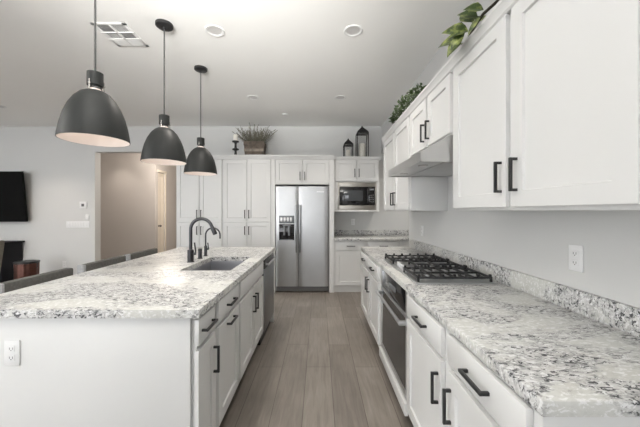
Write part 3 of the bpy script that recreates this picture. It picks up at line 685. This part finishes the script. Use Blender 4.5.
spot('passage_beam', (1.62, 4.3, ZC-0.02), 60, (1.0, 0.95, 0.88), 130, 0.9, 0.05)  # unseen fill added to lift the back counter and niche wall
t = thing('smoke_detector', (-0.56, 4.68, ZC), 'small round white detector on the ceiling above the planter', 'detector')
MB().lathe((-0.56, 4.68, ZC), [(0.045, 0), (0.045, -0.008), (0.036, -0.016), (0.004, -0.018)], 28).build('housing', 'trim', t)
t = thing('ceiling_vent', (-1.80, 2.60, ZC), 'square white louvred air vent in the ceiling between pendant cords', 'vent')
vx0, vx1, vy0, vy1 = -1.925, -1.632, 2.41, 2.756
b = MB()
for q in ((vx0, vx1, vy0, vy0+0.03), (vx0, vx1, vy1-0.03, vy1), (vx0, vx0+0.03, vy0, vy1), (vx1-0.03, vx1, vy0, vy1)): b.box(*q, ZC-0.006, ZC, 0.001)
xm = (vx0+vx1)/2; b.box(xm-0.008, xm+0.008, vy0, vy1, ZC-0.010, ZC, 0.001)
ys = [vy0+0.03+(vy1-vy0-0.06)*k/3 for k in range(4)]
for y in ys[1:3]: b.box(vx0, vx1, y-0.005, y+0.005, ZC-0.010, ZC, 0.001)
b.build('vent_frame', 'trim', t)
MB().box(vx0+0.02, vx1-0.02, vy0+0.02, vy1-0.02, ZC-0.0015, ZC-0.0005).build('duct', 'black', t)
for ci, (a0, a1) in enumerate(((vx0+0.03, xm-0.008), (xm+0.008, vx1-0.03))):
    for ri in range(3):
        b = MB(); y0, y1 = ys[ri]+0.006, ys[ri+1]-0.006; n = 5
        if (ci + ri) % 2 == 0 or ri == 2:
            for k in range(n):
                y = y0+(y1-y0)*(k+0.5)/n; tl = -0.011 if ri == 2 else 0.002; zl = ZC-(0.011 if ri == 2 else 0.0055)
                b.hexa([(a0, y-0.002-tl, zl), (a1, y-0.002-tl, zl), (a1, y+0.002-tl, zl), (a0, y+0.002-tl, zl), (a0, y-0.002+tl, ZC-0.002), (a1, y-0.002+tl, ZC-0.002), (a1, y+0.002+tl, ZC-0.002), (a0, y+0.002+tl, ZC-0.002)])
        else:
            n = 7
            for k in range(n):
                x = a0+(a1-a0)*(k+0.5)/n; tl = 0.001; zl = ZC-0.006
                b.hexa([(x-0.0015-tl, y0, zl), (x+0.0015-tl, y0, zl), (x+0.0015-tl, y1, zl), (x-0.0015-tl, y1, zl), (x-0.0015+tl, y0, ZC-0.002), (x+0.0015+tl, y0, ZC-0.002), (x+0.0015+tl, y1, ZC-0.002), (x-0.0015+tl, y1, ZC-0.002)])
        b.build('louvre_bank', 'trim', t)

# ---------------------------------------------------------------- seating at the island, living side
def make_stool(y, label):
    X = -2.05
    t = thing('counter_stool', (-1.86, y, 0), label, 'stool', 'counter stools along the island')
    b = MB(); b.box(X-0.032, X+0.032, y-0.265, y+0.265, 0.60, 0.905, 0.014); b.build('backrest', 'stool', t)
    b = MB(); b.box(X-0.033, X+0.033, y-0.278, y-0.255, 0.599, 0.906, 0.008); b.build('lit_end', 'stoollit', t)  # thin cover on the near end, its pale colour painting the light there
    b = MB(); b.box(X+0.02, -1.64, y-0.25, y+0.25, 0.585, 0.665, 0.02); b.build('seat', 'stool', t)
    for sx in (-2.055, -1.67):
        for sy in (-1, 1):
            MB().hexa([(sx-0.014, y+sy*0.235-0.014, 0), (sx+0.014, y+sy*0.235-0.014, 0), (sx+0.014, y+sy*0.235+0.014, 0), (sx-0.014, y+sy*0.235+0.014, 0), (sx-0.02, y+sy*0.22-0.02, 0.60), (sx+0.02, y+sy*0.22-0.02, 0.60), (sx+0.02, y+sy*0.22+0.02, 0.60), (sx-0.02, y+sy*0.22+0.02, 0.60)]).build('leg', 'wood', t)
    MB().box(-1.68, -1.66, y-0.225, y+0.225, 0.20, 0.235, 0.003).build('footrest', 'wood', t)
    return t
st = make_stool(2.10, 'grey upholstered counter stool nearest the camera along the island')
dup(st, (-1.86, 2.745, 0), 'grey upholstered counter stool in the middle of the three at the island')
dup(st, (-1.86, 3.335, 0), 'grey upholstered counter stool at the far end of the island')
# dining chair at the far left edge
t = thing('dining_chair', (-4.1, 3.2, 0), 'beige grey upholstered dining chair partly cut by the picture edge, near the television', 'chair')
b = MB(); b.hexa([(-3.90, 2.96, 0.45), (-3.84, 2.96, 0.45), (-3.84, 3.44, 0.45), (-3.90, 3.44, 0.45), (-3.80, 2.97, 1.02), (-3.745, 2.97, 1.02), (-3.745, 3.43, 1.02), (-3.80, 3.43, 1.02)])
bmesh.ops.bevel(b.bm, geom=list(b.bm.edges), offset=0.012, segments=2, profile=0.5, affect='EDGES'); b.build('backrest', 'chair', t)
MB().box(-4.34, -3.865, 2.95, 3.45, 0.41, 0.49, 0.02).build('seat', 'chair', t)
for x in (-4.30, -3.89):
    for y in (2.98, 3.42): MB().box(x-0.02, x+0.02, y-0.02, y+0.02, 0, 0.41, 0.003).build('leg', 'wood', t)
# console and television
t = thing('media_console', (-6.3, 5.15, 0), 'black media console under the television', 'console')
b = MB(); b.box(-7.15, -5.53, 5.0, 5.355, 0.06, 0.785, 0.003); b.build('body', 'console', t)
MB().box(-7.19, -5.49, 4.98, 5.36, 0.785, 0.818, 0.002).build('top', 'console', t)
for x in (-7.10, -5.58): MB().box(x-0.03, x+0.03, 5.02, 5.34, 0, 0.06).build('foot', 'console', t)
for k in range(3): MB().box(-7.12+k*0.53, -6.61+k*0.53, 4.985, 5.0, 0.09, 0.76, 0.002).build('door', 'console', t)
t = thing('television', (-6.2, 5.3, 1.17), 'large black flat television mounted on the far wall, tilted slightly down', 'television')
# tilted slab: top edge nearer to the room
b = MB(); b.hexa([(-7.04, 5.262, 1.172), (-5.37, 5.262, 1.172), (-5.37, 5.305, 1.178), (-7.04, 5.305, 1.178), (-7.04, 5.175, 2.085), (-5.37, 5.175, 2.085), (-5.37, 5.218, 2.091), (-7.04, 5.218, 2.091)]); b.build('body', 'tvscreen', t)
MB().hexa([(-7.03, 5.2595, 1.18), (-5.38, 5.2595, 1.18), (-5.38, 5.2615, 1.18), (-7.03, 5.2615, 1.18), (-7.03, 5.1735, 2.077), (-5.38, 5.1735, 2.077), (-5.38, 5.1755, 2.077), (-7.03, 5.1755, 2.077)]).build('screen', 'tvscreen', t)
MB().box(-6.45, -6.05, 5.24, YB-0.001, 1.5, 1.75).build('wall_mount', 'slot', t)
# copper bucket
bx_, by_ = -4.885, 4.80
t = thing('copper_bucket', (bx_, by_, 0), 'ribbed reddish copper bucket with dark rim beside the black console', 'bucket')
b = MB(); n = 48; prof = [(0.135, 0.0), (0.144, 0.02), (0.150, 0.20), (0.154, 0.48), (0.154, 0.50), (0.144, 0.50), (0.136, 0.06)]
b.lathe((bx_, by_, 0), prof, n)
for v in b.bm.verts:
    d = Vector((v.co.x-bx_, v.co.y-by_)); a = math.atan2(d.y, d.x); k = 1 + 0.03*math.cos(12*a); v.co.x = bx_+d.x*k; v.co.y = by_+d.y*k
b.build('body', 'copper', t)
b = MB(); b.lathe((bx_, by_, 0.50), [(0.144, 0), (0.160, 0.002), (0.162, 0.030), (0.146, 0.034)], 40); b.build('rim', 'black', t)
for k in (-1, 1): MB().tube([(bx_+k*0.160, by_, 0.52), (bx_+k*0.173, by_, 0.50), (bx_+k*0.173, by_, 0.44), (bx_+k*0.157, by_, 0.42)], 0.006, 8).build('handle', 'black', t)
# wall plates
t = thing('thermostat', (-4.41, YB, 1.48), 'square white thermostat with dark display beside the hallway opening', 'thermostat')
MB().box(-4.475, -4.345, YB-0.022, YB, 1.42, 1.545, 0.004).build('housing', 'plastic', t); MB().box(-4.435, -4.385, YB-0.0235, YB-0.022, 1.455, 1.505).build('display', 'slot', t)
t = thing('alarm_sensor', (-4.335, YB, 1.26), 'tiny white square sensor on the wall below the thermostat', 'sensor')
MB().box(-4.365, -4.305, YB-0.018, YB, 1.215, 1.305, 0.004).build('housing', 'plastic', t); MB().box(-4.345, -4.325, YB-0.019, YB-0.018, 1.25, 1.27).build('button', 'trim', t)
t = thing('light_switch', (-4.52, YB, 1.12), 'wide white multi-gang light switch plate beside the hallway opening', 'switch')
MB().box(-4.735, -4.305, YB-0.006, YB, 1.06, 1.18, 0.002).build('cover_plate', 'plastic', t)
for k in range(8): MB().box(-4.715+k*0.0505, -4.683+k*0.0505, YB-0.010, YB-0.006, 1.087, 1.153, 0.002).build('rocker', 'plastic', t)

# ---------------------------------------------------------------- decorations on top of the cabinets
def lantern(x, y, z, w_, hb, ht, label):
    t = thing('lantern', (x, y, z), label, 'lantern', 'lanterns on the microwave cabinet')
    h = w_/2; s = 0.0065
    MB().box(x-h, x+h, y-h, y+h, z, z+0.018, 0.002).build('base', 'black', t)
    b = MB()
    for sx in (-1, 1):
        for sy in (-1, 1): b.box(x+sx*(h-s)-s, x+sx*(h-s)+s, y+sy*(h-s)-s, y+sy*(h-s)+s, z+0.018, z+hb)
    b.box(x-h, x+h, y-h, y-h+2*s, z+hb, z+hb+0.014); b.box(x-h, x+h, y+h-2*s, y+h, z+hb, z+hb+0.014); b.box(x-h, x-h+2*s, y-h+2*s, y+h-2*s, z+hb, z+hb+0.014); b.box(x+h-2*s, x+h, y-h+2*s, y+h-2*s, z+hb, z+hb+0.014)
    b.build('frame', 'black', t)
    b = MB(); q = h*0.80; z2 = z+hb+0.014; z3 = z2+(ht-hb)*0.22
    b.hexa([(x-h, y-h, z2), (x+h, y-h, z2), (x+h, y+h, z2), (x-h, y+h, z2), (x-q, y-q, z3), (x+q, y-q, z3), (x+q, y+q, z3), (x-q, y+q, z3)])
    b.hexa([(x-q, y-q, z3), (x+q, y-q, z3), (x+q, y+q, z3), (x-q, y+q, z3), (x-0.01, y-0.01, z+ht-0.02), (x+0.01, y-0.01, z+ht-0.02), (x+0.01, y+0.01, z+ht-0.02), (x-0.01, y+0.01, z+ht-0.02)])
    b.lathe((x, y, z+ht-0.022), [(0.008, 0), (0.014, 0.008), (0.008, 0.022)], 12); b.build('roof', 'black', t)
    b = MB(); g = h-s
    b.box(x-g, x+g, y-g-0.001, y-g+0.001, z+0.018, z+hb); b.box(x-g, x+g, y+g-0.001, y+g+0.001, z+0.018, z+hb); b.box(x-g-0.001, x-g+0.001, y-g, y+g, z+0.018, z+hb); b.box(x+g-0.001, x+g+0.001, y-g, y+g, z+0.018, z+hb)
    b.build('glass', 'panes', t)
    c = MB().lathe((x, y, z+0.018), [(w_*0.25, 0), (w_*0.25, hb*0.55), (w_*0.22, hb*0.57), (0.004, hb*0.555)], 24).build('candle', 'candle', t)
    MB().tube([(x, y, z+0.018+hb*0.55), (x+0.002, y, z+0.034+hb*0.55)], 0.002, 6).build('wick', 'black', c)
lantern(0.520, 5.12, 2.30, 0.165, 0.235, 0.362, 'small black candle lantern on the microwave cabinet')
lantern(0.768, 5.12, 2.30, 0.205, 0.440, 0.585, 'tall black candle lantern on the microwave cabinet')
# candle holder
cx, cy, cz = -1.430, 4.92, 2.312
t = thing('candle_holder', (cx, cy, cz), 'black turned candle holder with a white pillar candle on the pantry', 'candle holder')
MB().lathe((cx, cy, cz), [(0.052, 0), (0.052, 0.012), (0.024, 0.025), (0.020, 0.075), (0.024, 0.095), (0.055, 0.105), (0.055, 0.122), (0.022, 0.134), (0.018, 0.20), (0.024, 0.226), (0.058, 0.238), (0.058, 0.256)], 24).build('stand', 'black', t)
MB().lathe((cx, cy, cz+0.256), [(0.036, 0), (0.036, 0.105), (0.030, 0.11), (0.004, 0.107)], 20).build('candle', 'candle', t)
# planter with grasses
px0, px1, pz = -1.300, -0.952, 2.312
t = thing('grass_planter', (-1.125, 5.07, pz), 'weathered brown wooden box planter of dry grasses on the pantry', 'planter')
b = MB(); zt = pz+0.262
b.hexa([(px0+0.015, 4.97, pz), (px1-0.015, 4.97, pz), (px1-0.015, 5.17, pz), (px0+0.015, 5.17, pz), (px0, 4.955, zt), (px1, 4.955, zt), (px1, 5.185, zt), (px0, 5.185, zt)]); b.build('box', 'crate', t)
b = MB(); b.box(px0-0.004, px1+0.004, 4.951, 5.189, pz+0.195, pz+0.262, 0.003); b.build('rim_band', 'crate', t)
MB().box(px0+0.004, px1-0.004, 4.953, 4.962, pz+0.09, pz+0.135).build('pale_slat', 'crateband', t)
b = MB()
def blade(b, p0, p1, w0, bend):
    P0 = Vector(p0); P1 = Vector(p1); side = Vector((rnd.uniform(-1, 1), rnd.uniform(-1, 1), 0)).normalized(); prev = None
    for i in range(5):
        u = i/4; c = P0.lerp(P1, u) + Vector((0, 0, -bend*u*u)); wd = w0*(1-u*0.85)
        cur = (b.bm.verts.new(c-side*wd), b.bm.verts.new(c+side*wd))
        if prev: b.bm.faces.new((prev[0], prev[1], cur[1], cur[0]))
        prev = cur
for i in range(330):
    x = rnd.uniform(px0+0.02, px1-0.02); y = rnd.uniform(4.98, 5.16); u = (x+1.125)/0.19
    L_ = rnd.uniform(0.08, 0.30); ang = u*0.85 + rnd.gauss(0, 0.38)
    blade(b, (x, y, zt-0.01), (x+L_*math.sin(ang), min(5.33, y+L_*rnd.uniform(-0.4, 0.3)), zt+L_*math.cos(ang)), rnd.uniform(0.003, 0.006), rnd.uniform(0, 0.03))
gr = b.build('grass', 'grass', t, smooth=False); gr['kind'] = 'stuff'
b = MB()
def leaf(b, p, d, n, L_, W_):
    """folded pointed leaf with its stalk at p pointing along d"""
    d = d.normalized(); s = d.cross(n).normalized(); n2 = s.cross(d).normalized(); rows = []
    for u, wd, lift in ((0, 0.06, 0), (0.18, 0.62, 0.02), (0.38, 1.0, 0.02), (0.62, 0.78, 0.0), (0.84, 0.36, -0.05), (1, 0.02, -0.11)):
        c = p + d*L_*u + n2*L_*lift
        rows.append([b.bm.verts.new(c - s*W_*wd/2 + n2*W_*wd*0.12), b.bm.verts.new(c), b.bm.verts.new(c + s*W_*wd/2 + n2*W_*wd*0.12)])
    for A, B in zip(rows, rows[1:]):
        b.bm.faces.new((A[0], A[1], B[1], B[0])); b.bm.faces.new((A[1], A[2], B[2], B[1]))
for i in range(46):                                            # spiky sprigs rising out of the grass
    x = rnd.uniform(px0+0.02, px1-0.02); u = (x+1.125)/0.19; L_ = rnd.uniform(0.16, 0.36); ang = u*0.95 + rnd.gauss(0, 0.25)
    y = rnd.uniform(4.99, 5.14); P1 = Vector((x, y, zt)); D = Vector((math.sin(ang), rnd.uniform(-0.25, 0.2), math.cos(ang))).normalized()
    if P1.z+L_*D.z > 2.90: L_ = (2.90-P1.z)/D.z
    b.tube([P1, P1+D*L_*0.5, P1+D*L_], 0.002, 5)
    for k in range(9):
        q = P1 + D*L_*(0.35+0.65*k/9); leaf(b, q, D + Vector((rnd.uniform(-.8, .8), rnd.uniform(-.6, .4), rnd.uniform(-.2, .5))), Vector((0.3, -1, 0.2)), 0.035, 0.010)
sp_ = b.build('sprigs', 'grass', t, smooth=False); sp_['kind'] = 'stuff'
# trailing ivy along the crown near the camera
vp = [(0.90, 0.95, 2.312), (0.86, 1.12, 2.325), (0.815, 1.26, 2.320), (0.79, 1.38, 2.318), (0.80, 1.50, 2.312), (0.83, 1.62, 2.312)]
t = thing('ivy_vine', (0.84, 1.3, 2.30), 'trailing variegated ivy vine draped over the top of the nearest wall cabinet', 'plant')
MB().tube(vp, 0.007, 8).build('vine_stem', 'stem', t)
b = MB()
lv = [((0.79, 1.52, 2.32), (-0.9, 0.5, 0.35), 0.105, 0.085), ((0.78, 1.56, 2.31), (-0.7, 0.8, 0.15), 0.11, 0.085), ((0.775, 1.55, 2.31), (-0.6, 0.3, -0.7), 0.09, 0.06), ((0.78, 1.50, 2.315), (-0.8, 0.2, -0.15), 0.075, 0.06),
      ((0.785, 1.46, 2.33), (-0.3, 0.5, 0.75), 0.085, 0.07), ((0.785, 1.42, 2.33), (-0.7, 0.4, 0.45), 0.08, 0.055), ((0.79, 1.40, 2.318), (-0.3, 0.4, -0.4), 0.07, 0.03), ((0.785, 1.37, 2.33), (-0.9, 0.3, 0.30), 0.07, 0.06),
      ((0.80, 1.30, 2.33), (-0.8, 0.1, 0.5), 0.08, 0.065), ((0.80, 1.25, 2.335), (-0.9, 0.4, 0.4), 0.085, 0.07), ((0.81, 1.23, 2.34), (-0.6, 0.0, 0.7), 0.08, 0.06), ((0.84, 1.15, 2.335), (-0.8, -0.2, 0.4), 0.085, 0.06), ((0.83, 1.60, 2.315), (0.1, 0.9, 0.4), 0.07, 0.05),
      ((0.86, 1.10, 2.335), (0.4, 0.3, 0.7), 0.08, 0.06), ((0.80, 1.45, 2.32), (0.6, 0.2, 0.6), 0.07, 0.055), ((0.76, 1.50, 2.30), (-0.5, 0.2, -0.55), 0.075, 0.05)]
for p, d, L_, W_ in lv: leaf(b, Vector(p), Vector(d), Vector((-0.45, -0.75, 0.5)), L_*1.3, W_*1.25)
b.build('leaves', 'ivy', t, smooth=False)
# bushy green garland beyond
t = thing('green_garland', (0.88, 2.75, 2.30), 'bushy dark green leafy plant on top of the wall cabinets beyond the hood', 'plant')
MB().tube([(0.87, 2.35, 2.312), (0.85, 2.6, 2.318), (0.86, 2.9, 2.315), (0.87, 3.15, 2.312)], 0.008, 8).build('stem', 'stem', t)
b = MB()
for i in range(560):
    u = rnd.random(); y = 2.36+0.86*u; env = 0.35+0.65*math.sin(PI*min(1, 0.15+u*0.75))
    a = rnd.uniform(0, PI); r = rnd.uniform(0.3, 1.0)
    p = Vector((0.850+0.100*env*r*math.cos(a), y, 2.335+(0.135*env*r*math.sin(a))))
    leaf(b, p, Vector((rnd.uniform(-1, .6), rnd.uniform(-1, 1), rnd.uniform(-.2, 1))), Vector((rnd.uniform(-1, 0), -0.6, 0.6)), rnd.uniform(0.025, 0.045), rnd.uniform(0.016, 0.028))
lf = b.build('leaves', 'leafy', t, smooth=False); lf['kind'] = 'stuff'
